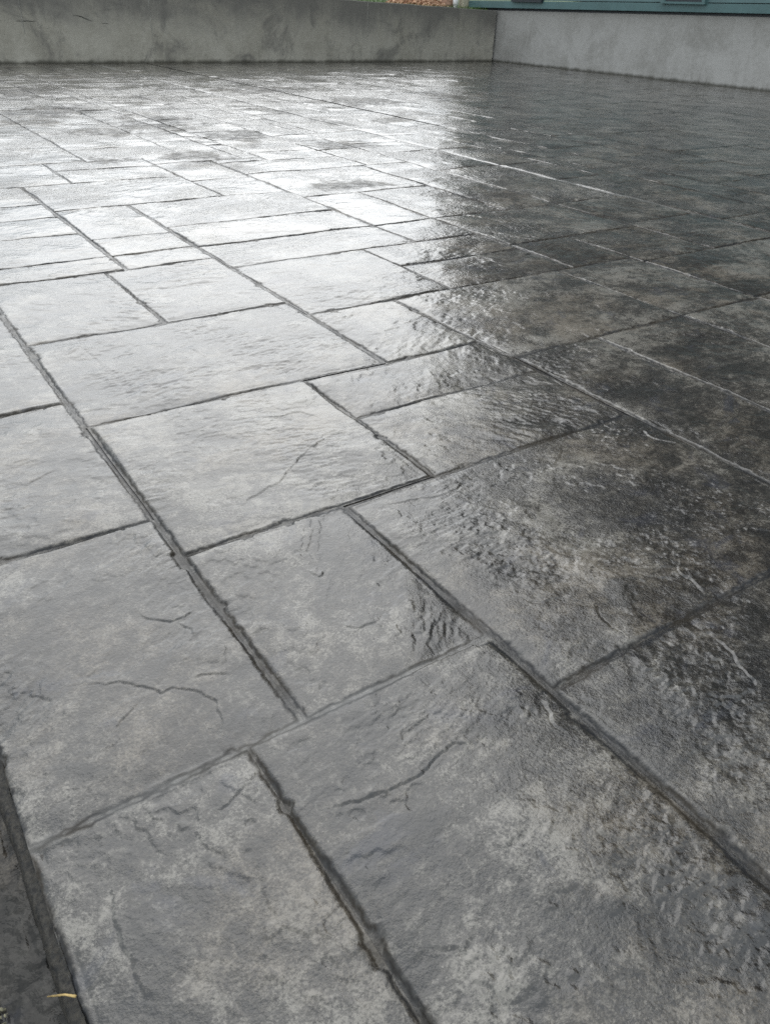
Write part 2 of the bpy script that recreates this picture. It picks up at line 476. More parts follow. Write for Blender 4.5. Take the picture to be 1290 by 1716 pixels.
STAINS = [
    (1.953, 1.419, 0.102, -0.058, -0.051, -0.044),
    (1.920, 1.219, 0.112, -0.064, -0.054, -0.042),
    (1.483, 1.446, 0.054, -0.031, -0.042, -0.047),
    (1.295, 1.502, 0.045, -0.026, -0.021, -0.026),
    (0.939, 0.919, 0.049, -0.030, -0.027, -0.031),
    (0.414, 1.751, 0.015, -0.009, -0.021, -0.064),
    (0.072, 0.893, 0.034, -0.022, -0.007, -0.025),
    (1.123, 1.201, 0.026, -0.015, -0.014, -0.017),
    (2.366, 1.597, 0.118, -0.064, -0.073, -0.058),
    (2.082, 1.991, 0.051, -0.027, -0.045, -0.048),
    (2.643, 2.374, 0.086, -0.044, -0.066, -0.065),
    (1.125, 0.741, 0.043, -0.026, -0.060, -0.054),
    (2.843, 8.024, 0.240, -0.069, -0.183, -0.494),
    (2.934, 4.630, 0.166, -0.070, -0.076, -0.120),
    (1.700, 1.074, 0.032, -0.018, -0.039, -0.031),
    (1.549, 1.000, 0.038, -0.022, -0.034, -0.028),
    (3.283, 1.998, 0.128, -0.065, -0.147, -0.104),
    (3.472, 2.336, 0.140, -0.070, -0.113, -0.086),
    (0.299, 2.324, 0.037, -0.021, -0.007, -0.034),
    (0.149, 1.700, 0.029, -0.017, -0.007, -0.031),
    (3.155, 3.294, 0.189, -0.088, -0.078, -0.086),
    (3.128, 2.687, 0.113, -0.055, -0.087, -0.082),
    (2.433, 1.373, 0.085, -0.047, -0.071, -0.050),
    (0.634, 0.955, 0.028, -0.017, -0.012, -0.019),
    (0.182, 0.646, 0.014, -0.009, -0.005, -0.012),
    (0.455, 0.528, 0.037, -0.023, -0.023, -0.032),
    (0.676, 0.613, 0.034, -0.021, -0.021, -0.024),
    (0.597, 0.290, 0.034, -0.022, -0.015, -0.014),
    (1.006, 1.147, 0.061, -0.036, -0.031, -0.040),
    (1.279, 0.539, 0.031, -0.019, -0.064, -0.044),
    (0.066, 0.603, 0.032, -0.020, -0.010, -0.030),
    (0.713, 0.245, 0.021, -0.013, -0.014, -0.011),
]

DULLS = [
    (2.816, 8.031, 0.398, -0.115, -0.212, -0.577),
    (2.203, 11.014, 0.385, -0.069, -0.150, -0.686),
    (2.148, 9.191, 0.440, -0.111, -0.114, -0.447),
    (5.833, 9.238, 0.543, -0.118, -0.309, -0.491),
    (2.102, 7.537, 0.352, -0.111, -0.063, -0.211),
    (2.907, 4.663, 0.278, -0.116, -0.097, -0.156),
    (3.802, 6.202, 0.296, -0.103, -0.106, -0.174),
    (3.159, 6.968, 0.298, -0.097, -0.154, -0.333),
    (2.409, 6.094, 0.249, -0.092, -0.083, -0.202),
    (1.771, 8.334, 0.294, -0.085, -0.068, -0.286),
    (7.650, 9.620, 0.553, -0.106, -0.447, -0.571),
    (5.238, 10.880, 0.660, -0.109, -0.227, -0.467),
    (1.755, 6.169, 0.193, -0.073, -0.045, -0.146),
    (5.243, 7.583, 0.259, -0.073, -0.149, -0.217),
    (3.646, 3.951, 0.297, -0.128, -0.155, -0.175),
]


F_PX = 1298.0 / 1716.0 * 1024.0
def project(x, y):
    dx, dy, dz = x, y, -1.0
    r = dx * RIGHT[0] + dy * RIGHT[1] + dz * RIGHT[2]
    u = dx * UP[0] + dy * UP[1] + dz * UP[2]
    f = dx * FWD[0] + dy * FWD[1] + dz * FWD[2]
    f_ = np.where(f > 0.05, f, 0.05)
    return 384.5 + F_PX * r / f_, 512 - F_PX * u / f_, f


def tile_view(t):
    xs, ys = np.meshgrid(np.linspace(t[0], t[2], 6), np.linspace(t[1], t[3], 6))
    px, py, f = project(xs, ys)
    ok = (f > 0.1) & (px > -15) & (px < 784) & (py > -15) & (py < 1039)
    if not ok.any(): return 0.0, 99.0
    d = np.sqrt(xs ** 2 + ys ** 2 + 1)[ok]
    area = ok.mean() * (t[2] - t[0]) * (t[3] - t[1]) / (d.mean() ** 3)
    return area, float(d.min())


WIDE = {.410: 1, .415: 1, 1.405: 1, 1.408: 1, 1.412: 1, .820: 1, 2.435: 1, 4.418: 1, 4.440: 1, 3.690: 1, 1.000: 1}


def base_height(X, Y):
    return 0.0042 * perlin(X / 0.62, Y / 0.62, 40) + 0.0024 * perlin(X / 0.27, Y / 0.27, 41)


def ledge(q, X, Y, w):
    """layered steps with edges of a fixed real width w"""
    gy, gx = np.gradient(q, Y[:, 0], X[0, :])
    gm = np.sqrt(gx * gx + gy * gy) + 1e-3
    f = np.floor(q)
    return f + smooth(0.0, 1.0, np.clip((q - f) / (gm * w), 0, 1))


def floor_height(X, Y, th, sd_, step):
    """relief of the stamped slate skin"""
    c, s = math.cos(th), math.sin(th)
    u, v = (X * c + Y * s) / 1.5, -X * s + Y * c
    n = fbm(u / 0.24, v / 0.24, 5, sd_, 0.57)
    q = n * 5.2
    terr = ledge(q, X, Y, max(.0022, .9 * step))
    edge_mask = 0.12 + smooth(-0.15, 0.35, perlin(X / 0.19, Y / 0.19, sd_ + 9))
    h = 0.0010 * terr * edge_mask + 0.0030 * n
    r1 = fbm(u / 0.052, v / 0.040, 3, sd_ + 20)
    act = 0.22 + 1.35 * smooth(-0.05, 0.55, perlin(X / 0.33, Y / 0.33, sd_ + 31))
    h = h + 0.0008 * act * (r1 - 0.5 * np.abs(r1)) * float(smooth(0.030, 0.012, np.array(step)))
    q2 = fbm(u / 0.085, v / 0.050, 5, sd_ + 71, 0.55) * 3.0           # small flakes broken off in layers
    h = h + 0.0009 * act * ledge(q2, X, Y, max(.0018, .9 * step)) * float(smooth(0.030, 0.010, np.array(step)))
    r2 = np.tanh(4.0 * fbm(u / 0.020, v / 0.012, 3, sd_ + 50)) * 0.6
    h = h + 0.0007 * act * r2 * float(smooth(0.010, 0.004, np.array(step)))
    return h, n, r1


def add_clefts(h, X, Y):
    x0, x1, y0, y1 = X.min(), X.max(), Y.min(), Y.max()
    for ci, pl in enumerate(CLEFTS):
        p = np.array(pl)
        if len(p) > 2:                                              # smooth the traced line
            e_ = np.vstack([2 * p[0] - p[1], p, 2 * p[-1] - p[-2]]); q_ = []
            for k in range(1, len(e_) - 2):
                for f in (0, .25, .5, .75):
                    a, b, c, d = e_[k - 1], e_[k], e_[k + 1], e_[k + 2]
                    q_.append(.5 * (2 * b + (c - a) * f + (2 * a - 5 * b + 4 * c - d) * f * f + (3 * b - a - 3 * c + d) * f ** 3))
            p = np.array(q_ + [p[-1]])
        if p[:, 0].max() < x0 - .08 or p[:, 0].min() > x1 + .08 or p[:, 1].max() < y0 - .08 or p[:, 1].min() > y1 + .08: continue
        best = np.full(X.shape, 1e9); side = np.zeros(X.shape); tpar = np.zeros(X.shape)
        wob = 0.0075 * fbm(X / 0.030, Y / 0.030, 3, 70 + ci)
        for k in range(len(p) - 1):
            a, b = p[k], p[k + 1]; d = b - a; L = np.hypot(*d); d = d / L
            tx = (X - a[0]) * d[0] + (Y - a[1]) * d[1]
            tc = np.clip(tx, 0, L)
            ex, ey = X - a[0] - tc * d[0], Y - a[1] - tc * d[1]
            dist = np.hypot(ex, ey)
            sg = np.sign((X - a[0]) * -d[1] + (Y - a[1]) * d[0])
            m = dist < best
            best[m] = dist[m]; side[m] = sg[m]; tpar[m] = (k + tc[m] / L) / (len(p) - 1)
        s = best * side + wob
        taper = smooth(0, 0.15, tpar) * smooth(0, 0.15, 1 - tpar) * 0.85 + 0.15
        prof = smooth(-0.0008, 0.0014, s) * np.exp(-np.abs(s) / 0.030) * 0.0017 - 0.0012 * np.exp(-(s / 0.0017) ** 2)
        h = h + prof * taper * (best < 0.12)
    return h


def stain_at(X, Y):
    st = np.zeros(X.shape)
    wx = 1.1 * fbm(X / 0.07, Y / 0.035, 4, 91, 0.6)
    for (cx, cy, ax, ay, bx, by) in STAINS:
        det = ax * by - ay * bx
        dx, dy = X - cx, Y - cy
        a = (dx * by - dy * bx) / det; b = (ax * dy - ay * dx) / det
        r = np.sqrt(a * a + b * b) + wx
        st = np.maximum(st, (1 - smooth(0.45, 1.15, r)) * 0.85)
    return st


def dull_at(X, Y):
    """spots where the sealer soaked in and lost its shine"""
    st = np.zeros(X.shape)
    wx = 1.7 * fbm(X / 0.22, Y / 0.30, 5, 95, 0.65)
    for (cx, cy, ax, ay, bx, by) in DULLS:
        det = ax * by - ay * bx
        dx, dy = X - cx, Y - cy
        a = (dx * by - dy * bx) / det; b = (ax * dy - ay * dx) / det
        st = np.maximum(st, 0.80 * (1 - smooth(0.6, 1.1, np.sqrt(a * a + b * b) + wx)))
    gen = smooth(0.12, 0.42, fbm(X / 0.55, Y / 0.75, 4, 96)) * smooth(4.6, 6.5, Y) * smooth(9.0, 4.0, X)
    return np.maximum(st, 0.72 * gen)


EDGE = np.array([0.0, 0.0025, 0.005, 0.008, 0.012, 0.017, 0.024, 0.034])


def axis(a, b, step):
    L = b - a
    e = EDGE if step < 0.03 else EDGE[[0, 2, 4, 6]]
    e = e[(e < L * 0.3) | (e == 0)]
    inner = np.linspace(a + e[-1], b - e[-1], max(2, int(round((L - 2 * e[-1]) / step)) + 1))
    return np.concatenate([a + e[:-1], inner, (b - e[:-1])[::-1]])


GAP, DEPTH = 0.0001, 0.0078
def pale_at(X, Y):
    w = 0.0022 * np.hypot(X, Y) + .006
    a = np.exp(-((X - 4.43) / w) ** 2) * smooth(2.2, 2.6, Y) * (0.55 + .35 * perlin(Y / .2, X, 83))  # long joint: sky glint put into the colour
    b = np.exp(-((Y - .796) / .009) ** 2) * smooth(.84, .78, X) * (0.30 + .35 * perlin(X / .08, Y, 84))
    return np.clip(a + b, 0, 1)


def joint_depth(X, Y):
    soft = smooth(4.4, 5.2, X)                                      # lightly pressed joints towards the house
    dep = DEPTH * (1 - 0.85 * soft) * (0.80 + 0.40 * perlin(X / .25, Y / .25, 66))
    faint = np.exp(-((Y - .796) / .05) ** 2) * smooth(.95, .80, X)
    return dep * (1 - .45 * faint)


def tile_arrays(t, step, idx):
    soft = float(smooth(4.2, 5.2, np.array((t[0] + t[2]) / 2)))      # lightly pressed joints towards the house
    gap = GAP * (1 - 0.6 * soft)
    gx0 = gx1 = gap
    wl, wr = (0.0035 if round(t[0], 3) in WIDE else 0), (0.0035 if round(t[2], 3) in WIDE else 0)
    if t[0] == XE: gx0 = 0.0
    x0, x1, y0, y1 = t[0] + gx0, t[2] - gx1, t[1] + gap, t[3] - gap
    ax, ay = axis(x0, x1, step), axis(y0, y1, step)
    X, Y = np.meshgrid(ax, ay)
    r = random.Random(1000 + idx)
    th = r.uniform(-0.5, 0.9) if r.random() < 0.75 else r.uniform(0, math.pi)
    h, n, r1 = floor_height(X, Y, th, idx % 97, step)
    h = add_clefts(h, X, Y)
    # slight tilt of each stamp impression
    h = h + r.uniform(-.0035, .0035) * (X - (x0 + x1) / 2) + r.uniform(-.0035, .0035) * (Y - (y0 + y1) / 2)
    dxe = np.minimum(X - x0 - wl, x1 - X - wr); dye = np.minimum(Y - y0, y1 - Y)
    if t[0] == XE: dxe = np.minimum(X - x0 + 0.004, x1 - X - wr)
    d = np.minimum(dxe, dye)
    chip = smooth(0.20, 0.42, fbm(X / 0.11, Y / 0.11, 4, 67, 0.65)) * 0.008
    dn = d + 0.0042 * fbm(X / 0.075, Y / 0.075, 5, 63, 0.6) + 0.003 * perlin(X / 0.3, Y / 0.3, 65) - chip + 0.001
    width = 0.0095 + 0.014 * np.exp(-((X - 4.43) / .06) ** 2) + 0.004 * perlin(X / 0.21, Y / 0.21, 68)
    shoulder = smooth(0.0022, width + .003, dn)
    sec = smooth(-0.05, 0.25, perlin(X / 0.16, Y / 0.16, 55))
    h = h + 0.0017 * sec * np.exp(-((dn - width - .001) / 0.0026) ** 2) - 0.0014 * sec * np.exp(-((dn - width - .0075) / 0.0022) ** 2)
    for dd in (X - x0, x1 - X, Y - y0, y1 - Y):                      # each side rolls off differently
        h = h - r.uniform(0.0005, 0.0036) * np.exp(-np.maximum(dd, 0) / r.uniform(.035, .085)) * (1 - .7 * soft)
    h = h - 0.0012 * np.exp(-np.maximum(dn, 0) / 0.022)             # pillowed rim
    dep = joint_depth(X, Y)
    h = np.maximum(h, -(.65 * dep + .005 * soft + .5 * np.maximum(d, 0)))
    z = -dep + (dep + h) * shoulder
    z = np.where(d <= 0.0, np.minimum(z, -dep + 0.0006), z) + base_height(X, Y)
    # wandering pressed ridge where the mats overlapped
    gn = dn + 0.007 * fbm(X / 0.024, Y / 0.02, 3, 77)
    groove = np.exp(-((gn - .0060) / .0042) ** 2) * (1 - .75 * soft)
    floor_ = (1 - smooth(.001, .0055, dn)) * (1 - .75 * soft) * (0.62 + .5 * fbm(X / .06, Y / .06, 3, 78)) * (1 - .8 * np.exp(-((Y - .796) / .03) ** 2) * smooth(.84, .78, X))
    groove = np.clip(np.maximum(groove, floor_), 0, 1)
    lod = np.full(X.shape, float(smooth(0.003, 0.012, np.array(step))) * 0.9 + 0.10)
    return X, Y, z, groove, np.clip(0.5 + 0.5 * r1, 0, 1) * 0.6 + np.clip(n, -.5, .5) * 0.5 - 0.3, stain_at(X, Y), lod


def grid_faces(ny, nx, off=0):
    i = np.arange(ny - 1)[:, None] * nx + np.arange(nx - 1)[None, :] + off
    return np.stack([i, i + 1, i + nx + 1, i + nx], -1).reshape(-1, 4)


def mesh_from_arrays(name, co, faces, attrs, mat):
    m = bpy.data.meshes.new(name)
    m.vertices.add(len(co)); m.vertices.foreach_set('co', co.astype(np.float32).ravel())
    m.loops.add(len(faces) * 4); m.loops.foreach_set('vertex_index', faces.astype(np.int32).ravel())
    m.polygons.add(len(faces))
    m.polygons.foreach_set('loop_start', np.arange(0, len(faces) * 4, 4, dtype=np.int32))
    m.polygons.foreach_set('use_smooth', np.ones(len(faces), bool))
    for k, v in attrs.items():
        a = m.attributes.new(k, 'FLOAT', 'POINT'); a.data.foreach_set('value', v.astype(np.float32).ravel())
    m.materials.append(mat)
    m.update(calc_edges=True); m.validate()
    return m


# the bed the joints are cut down to (the patio itself)
def bed_mesh():
    xs = np.concatenate([np.arange(XE, 3.0, 0.03), np.arange(3.0, XR + .25, 0.4), [XR + .25]])
    ys = np.concatenate([np.arange(YB, 4.0, 0.03), np.arange(4.0, YF, 0.4), [YF]])
    X, Y = np.meshgrid(xs, ys)
    Z = base_height(X, Y) - joint_depth(X, Y) - 0.0022 - 0.005 * np.maximum(smooth(2.8, 3.0, X), smooth(3.8, 4.0, Y)) + 0.0004 * perlin(X / 0.05, Y / 0.05, 12)
    co = np.stack([X, Y, Z], -1).reshape(-1, 3)
    z = np.zeros(len(co))
    return mesh_from_arrays('patio', co, grid_faces(*X.shape), {'groove': z + .25, 'relief': z, 'stain': z, 'lod': z + .5}, M_BED)


patio = tag(obj('patio', bed_mesh()), 'grey stamped concrete patio floor with a wet sealed shine', kind='structure')
views = [tile_view(t) for t in T]
order = sorted(range(len(T)), key=lambda k: -views[k][0])
tiles_in = [k for k in order if views[k][0] > 0]
order = [k for k in order if min(T[k][2] - T[k][0], T[k][3] - T[k][1]) > 0.05]
single, rest = order[:300], order[300:]
for k in single:
    t = T[k]; area, dmin = views[k]
    step = 0.06 if area == 0 else min(0.10, max(0.0023, 0.0020 * dmin))
    if dmin > 5: step = min(0.10, 0.0022 * dmin * (1 + (dmin - 5) * 0.12))
    X, Y, Z, gr, rel, st, lod = tile_arrays(t, step, k)
    cx, cy = (t[0] + t[2]) / 2, (t[1] + t[3]) / 2
    co = np.stack([X - cx, Y - cy, Z], -1).reshape(-1, 3)
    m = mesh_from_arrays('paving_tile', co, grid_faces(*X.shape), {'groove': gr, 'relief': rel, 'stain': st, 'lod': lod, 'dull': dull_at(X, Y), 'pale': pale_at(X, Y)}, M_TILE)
    obj('paving_tile', m, patio, (cx, cy, 0))
cos, fcs, at, off = [], [], {'groove': [], 'relief': [], 'stain': [], 'lod': []}, 0
for k in rest:
    X, Y, Z, gr, rel, st, lod = tile_arrays(T[k], 0.09, k)
    cos.append(np.stack([X, Y, Z], -1).reshape(-1, 3)); fcs.append(grid_faces(*X.shape, off)); off += X.size
    for a, v in (('groove', gr), ('relief', rel), ('stain', st), ('lod', lod)): at[a].append(v.ravel())
if cos:
    m = mesh_from_arrays('far_paving_tiles', np.concatenate(cos), np.concatenate(fcs), {a: np.concatenate(v) for a, v in at.items()}, M_TILE)
    tag(obj('far_paving_tiles', m, patio), kind='stuff')

# slab edge: cove, rounded bead and the drop to the lower slab
prof = [(XE + .0010, -.0050), (XE - .002, -.0080), (XE - .005, -.0105), (XE - .008, -.0100), (XE - .011, -.0098), (XE - .0135, -.0125),
        (XE - .0160, -.0175), (XE - .0175, -.024), (XE - .0185, -.032), (XE - .019, -.060)]
ys = np.concatenate([np.arange(-0.1, 2.0, 0.004), np.arange(2.0, YF, 0.3), [YF]])
ys = np.concatenate([[YB], ys])
PX = np.array([p[0] for p in prof]); PZ = np.array([p[1] for p in prof])
X, Y = np.meshgrid(PX, ys); Z = np.tile(PZ, (len(ys), 1))
wob = fbm(Y / 0.05, X / 0.02, 3, 5)
X = X + 0.0024 * wob + 0.0026 * perlin(Y / 0.14, 0 * Y, 8) + .0012 * fbm(Y / .012, X / .01, 3, 9); Z = Z + 0.0042 * fbm(Y / 0.015, X / 0.006, 4, 6, .65)
co = np.stack([X, Y, Z], -1).reshape(-1, 3)
z = np.zeros(len(co))
e = obj('slab_edge', mesh_from_arrays('slab_edge', co, grid_faces(*X.shape)[:, ::-1], {'groove': z}, M_BEAD), patio)

# lower slab beside it
xs = np.concatenate([[-3.0, -2.0, -1.2, -.7, -.45], np.arange(-.30, XE - .010, 0.004)])
X, Y = np.meshgrid(xs, ys)
h, n, r1 = floor_height(X, Y, 0.9, 13, 0.004)
ZL = -0.038
crack = np.abs(X + .088 - 0.010 * perlin(Y / .05, 0 * Y, 3) - 0.2 * (Y - .6))
h = h + 0.0026 * r1 + 0.0016 * fbm(X / .012, Y / .012, 3, 44) - 0.006 * np.exp(-(crack / .0025) ** 2) * smooth(.64, .60, Y)
rim = np.abs(X - (XE - .027) - .004 * perlin(Y / .03, 0 * Y, 2))
Z = ZL + h - 0.004 * np.exp(-(rim / .0016) ** 2) * smooth(.05, .25, perlin(Y / .12, 0 * Y, 15) + .15)
Z = Z + .5 * base_height(X, Y)
co = np.stack([X, Y, Z], -1).reshape(-1, 3)
stn = smooth(-.055, -.085, X + 0.012 * perlin(X / .04, Y / .04, 33)) * .35
m = mesh_from_arrays('lower_slab', co, grid_faces(*X.shape), {'groove': 0 * X, 'relief': np.clip(.5 * r1, -.5, .5), 'stain': stn, 'lod': 0 * X + .8}, M_LOW)
tag(obj('lower_slab', m), 'darker wet concrete slab just below the patio edge', kind='structure')

# ------------------------------------------------------------------ far retaining wall
WX0, WX1 = -3.0, 14.13
def wall_y(x): return 15.62 + (x - 2.93) / (14.0 - 2.93) * 0.78
def wall_top(x): return 1.115 - (x - 9.0) * 0.018 if x > 9 else 1.115 - (9.0 - x) * 0.006
wall = empty('retaining_wall', (5.5, wall_y(5.5), 0))
tag(wall, 'long stained grey concrete retaining wall along the far side of the patio', 'wall')
nx = 90
xs = np.linspace(WX0, WX1, nx)
vv, ff = [], []
for i, x in enumerate(xs):
    y, zt = wall_y(x), wall_top(x) + 0.006 * float(perlin(np.array(x / .5), np.array(0.3), 4))
    for (dy, z_) in ((0, -.1), (0, zt - .012), (.012, zt), (.26, zt), (.27, zt - .01), (.27, -.1)):
        vv.append((x - 5.5, y + dy - wall_y(5.5), z_))
for i in range(nx - 1):
    for k in range(5):
        a = i * 6 + k
        ff.append((a, a + 6, a + 7, a + 1))
ff.append((0, 1, 2, 3, 4, 5)); ff.append(tuple(reversed([(nx - 1) * 6 + k for k in range(6)])))
wb = MB(); wb.add(vv, ff)
wb.build('wall_body', M_WALL, wall)
for x in (3.42, 5.62, 10.4):
    b = MB(); y = wall_y(x) - wall_y(5.5)
    zt = wall_top(x) - .03
    pts = [(x - 5.5 + .006 * math.sin(k * 2.1), y - .001, .42 + (zt - .42) * k / 8) for k in range(9)]
    b.tube(pts, [0.004 + .012 * (k / 8) * (0.6 + .4 * math.sin(k * 3.3)) for k in range(9)], 6)
    b.build('formwork_seam', M_SEAM, wall)
# pour line: a lip that wanders along the wall
b = MB()
pts, rad = [], []
for k in range(46):
    x = 2.6 + k * .050
    bump_ = .10 * math.exp(-((x - 4.25) / .28) ** 2) - .08 * smooth(4.6, 5.6, np.array(x))
    pts.append((x - 5.5, wall_y(x) - wall_y(5.5) + .004, .60 + float(bump_) + .012 * float(perlin(np.array(x / .12), np.array(0.), 5))))
    rad.append(.003 + .006 * max(0.0, float(perlin(np.array(x / .3), np.array(.4), 6)) + .35))
b.tube(pts, rad, 6)
b.build('pour_line', plain('pour line grime', (0.040, 0.040, 0.035), 0.9, 0.2, 12.0), wall)

# ------------------------------------------------------------------ house on the right
HY0, HY1, HXF = -5.0, 17.45, 14.20
house = empty('house', (HXF, 6.0, 0))
tag(house, 'teal sided house standing on a pale concrete foundation wall', 'house')
def hb(name, mat, fn, parent=house, bevel=0.0):
    b = MB(); fn(b)
    off_ = mathutils.Vector((HXF, 6.0, 0)) if parent is house else None
    b.v = [(v[0] - HXF, v[1] - 6.0, v[2]) for v in b.v]
    return b.build(name, mat, parent, bevel=bevel)
def bottom(y): return 1.03 + (16.3 - y) * 0.0085        # foundation top follows the photograph's slight rise
hb('foundation_wall', M_FOUND, lambda b: b.prism_x([(HY0, -.3), (HY1, -.3), (HY1, bottom(HY1)), (HY0, bottom(HY0))], HXF, HXF + .25))
# near-black strip standing in for the gap's shade, then the skirt board
hb('gap_shade_strip', M_DARKF, lambda b: b.prism_x([(HY0, bottom(HY0)), (HY1, bottom(HY1)), (HY1, bottom(HY1) + .09), (HY0, bottom(HY0) + .09)], HXF + .035, HXF + .2))
hb('skirt_board', M_TRIM, lambda b: b.prism_x([(HY0, bottom(HY0) + .048), (HY1, bottom(HY1) + .048), (HY1, bottom(HY1) + .185), (HY0, bottom(HY0) + .185)], HXF - .075, HXF + .033), bevel=.004)
PEAK_Y, PEAK_Z, EAVE_Z = 6.5, 15.9, 8.2
def roof_z(y): return PEAK_Z - abs(y - PEAK_Y) * (PEAK_Z - EAVE_Z) / (HY1 - PEAK_Y)
k = 0
z = 0.0
while True:
    z0 = .20 + .18 * k; z1 = z0 + .192
    k += 1
    ya, yb = HY0, HY1
    if bottom(0) + z1 > EAVE_Z - .1:
        half = (PEAK_Z - .1 - (1.15 + z1)) / ((PEAK_Z - EAVE_Z) / (HY1 - PEAK_Y))
        if half < 0.4: break
        ya, yb = max(HY0, PEAK_Y - half), min(HY1, PEAK_Y + half)
    def board(b, z0=z0, z1=z1, ya=ya, yb=yb):
        A0, B0 = bottom(ya) + z0, bottom(yb) + z0
        A1, B1 = bottom(ya) + z1, bottom(yb) + z1
        b.add([(HXF - .058, ya, A0), (HXF - .058, yb, B0), (HXF - .036, yb, B1), (HXF - .036, ya, A1),
               (HXF - .005, ya, A0), (HXF - .005, yb, B0), (HXF - .005, yb, B1), (HXF - .005, ya, A1)],
              [(0, 3, 2, 1), (4, 5, 6, 7), (0, 1, 5, 4), (2, 3, 7, 6), (1, 2, 6, 5), (0, 4, 7, 3)])
    hb('siding_board', M_TEAL if k < 9 else M_UPPER, board)
# the shell behind the boards and its roof
hb('house_shell', M_UPPER, lambda b: b.prism_x([(HY0 + .05, 1.3), (HY1 - .05, 1.3), (HY1 - .05, roof_z(HY1) - .1), (PEAK_Y, PEAK_Z - .12), (HY0 + .05, roof_z(HY0) - .1)], HXF, HXF + 9.0))
hb('side_foundation', M_FOUND, lambda b: b.box((HXF + .25, HY1 - .25, -.3), (HXF + 9.0, HY1, 1.06)))
for sgn, ye in ((1, HY1 + .6), (-1, HY0 - .6)):
    def slab(b, sgn=sgn, ye=ye):
        zc, ze = PEAK_Z, roof_z(ye)
        pl = [(PEAK_Y, zc), (ye, ze), (ye, ze + .12), (PEAK_Y, zc + .14)]
        if sgn > 0: pl = pl[::1]
        b.prism_x(pl, HXF - .55, HXF + 9.4)
    hb('roof_slope', M_SHINGLE, slab)
    def rake(b, sgn=sgn, ye=ye):
        zc, ze = PEAK_Z, roof_z(ye)
        b.prism_x([(PEAK_Y, zc - .2), (ye, ze - .2), (ye, ze - .003), (PEAK_Y, zc - .003)], HXF - .54, HXF - .49)
    hb('rake_board', M_TRIM, rake)
    def soff(b, sgn=sgn, ye=ye):
        zc, ze = PEAK_Z, roof_z(ye)
        b.prism_x([(PEAK_Y, zc - .06), (ye, ze - .06), (ye, ze - .004), (PEAK_Y, zc - .004)], HXF - .488, HXF - .06)
    hb('soffit', M_SOFFIT, soff)
# two low windows whose sills show at the top of the photograph
def house_window(y0, y1, zs, trim, first):
    f = MB()
    x0, x1 = HXF - .115, HXF - .050
    f.box((x0 - .02, y0 - .04, zs), (x1, y1 + .04, zs + .035))                # sill
    f.box((x0, y0 - .02, zs + .037), (x1, y0 + .05, zs + .80))
    f.box((x0, y1 - .05, zs + .037), (x1, y1 + .02, zs + .80))
    f.box((x0 - .006, y0 - .03, zs + .802), (x1, y1 + .03, zs + .88))
    f.v = [(v[0] - HXF, v[1] - 6.0, v[2]) for v in f.v]
    w = f.build('window', trim, house)
    g_ = MB(); g_.box((x0 + .030, y0 + .052, zs + .075), (x1 + .01, y1 - .052, zs + .78))
    g_.v = [(v[0] - HXF, v[1] - 6.0, v[2]) for v in g_.v]
    g_.build('pane', M_GLASS, w)
    s_ = MB()
    s_.box((x0 + .012, y0 + .052, zs + .037), (x1 + .012, y1 - .052, zs + .073))
    s_.box((x0 + .012, y0 + .052, zs + .782), (x1 + .012, y1 - .052, zs + .800))
    s_.box((x0 + .014, (y0 + y1) / 2 - .02, zs + .074), (x1 + .008, (y0 + y1) / 2 + .02, zs + .781))
    s_.v = [(v[0] - HXF, v[1] - 6.0, v[2]) for v in s_.v]
    s_.build('sash', M_DARKF, w)
    return w
house_window(14.93, 15.83, 1.205, M_DARKF, True)
house_window(10.70, 11.62, 1.245, M_TRIM, False)

# ------------------------------------------------------------------ beyond the wall
def lawn_z(x, y):
    return 1.00 + np.clip((y - 16.6) * 0.028, 0, 2.4) + np.clip((y - 20.0) * 0.075, 0, 6.0) * smooth(13.0, -6.0, x - (y - 20) * .25) + 0.05 * perlin(x / 2.2, y / 2.2, 21) * smooth(17.0, 19.0, y)  # left hill, out of view, added to darken low floor reflections
xs = np.concatenate([np.linspace(-60, -4, 12), np.linspace(-3, 26, 60), np.linspace(28, 80, 12)])
ys2 = np.concatenate([np.linspace(16.72, 24, 26), np.linspace(25, 120, 30)])
X, Y = np.meshgrid(xs, ys2)
Z = lawn_z(X, Y)
co = np.stack([X, Y, Z], -1).reshape(-1, 3)
tag(obj('lawn', mesh_from_arrays('lawn', co, grid_faces(*X.shape), {}, M_LAWN)), kind='structure')
# blades of grass along the top of the wall
gr_ = np.random.default_rng(4)
N = 9000
gx = gr_.uniform(6.5, 14.5, N); gy = 16.78 + gr_.random(N) ** 1.6 * 7.0
gz = lawn_z(gx, gy)
an = gr_.uniform(0, 2 * np.pi, N); hh = gr_.uniform(.04, .10, N); lean = gr_.uniform(-.04, .04, (N, 2)); wd = gr_.uniform(.003, .006, N)
cx_, sx_ = np.cos(an) * wd, np.sin(an) * wd
V = np.stack([np.stack([gx - cx_, gy - sx_, gz - .01], -1), np.stack([gx + cx_, gy + sx_, gz - .01], -1),
              np.stack([gx + cx_ * .5 + lean[:, 0] * .5, gy + sx_ * .5 + lean[:, 1] * .5, gz + hh * .6], -1),
              np.stack([gx + lean[:, 0], gy + lean[:, 1], gz + hh], -1)], 1).reshape(-1, 3)
F = np.arange(N * 4).reshape(-1, 4)
tag(obj('grass', mesh_from_arrays('grass', V, F, {}, M_GRASS)), 'green lawn grass showing above the far wall', kind='stuff')

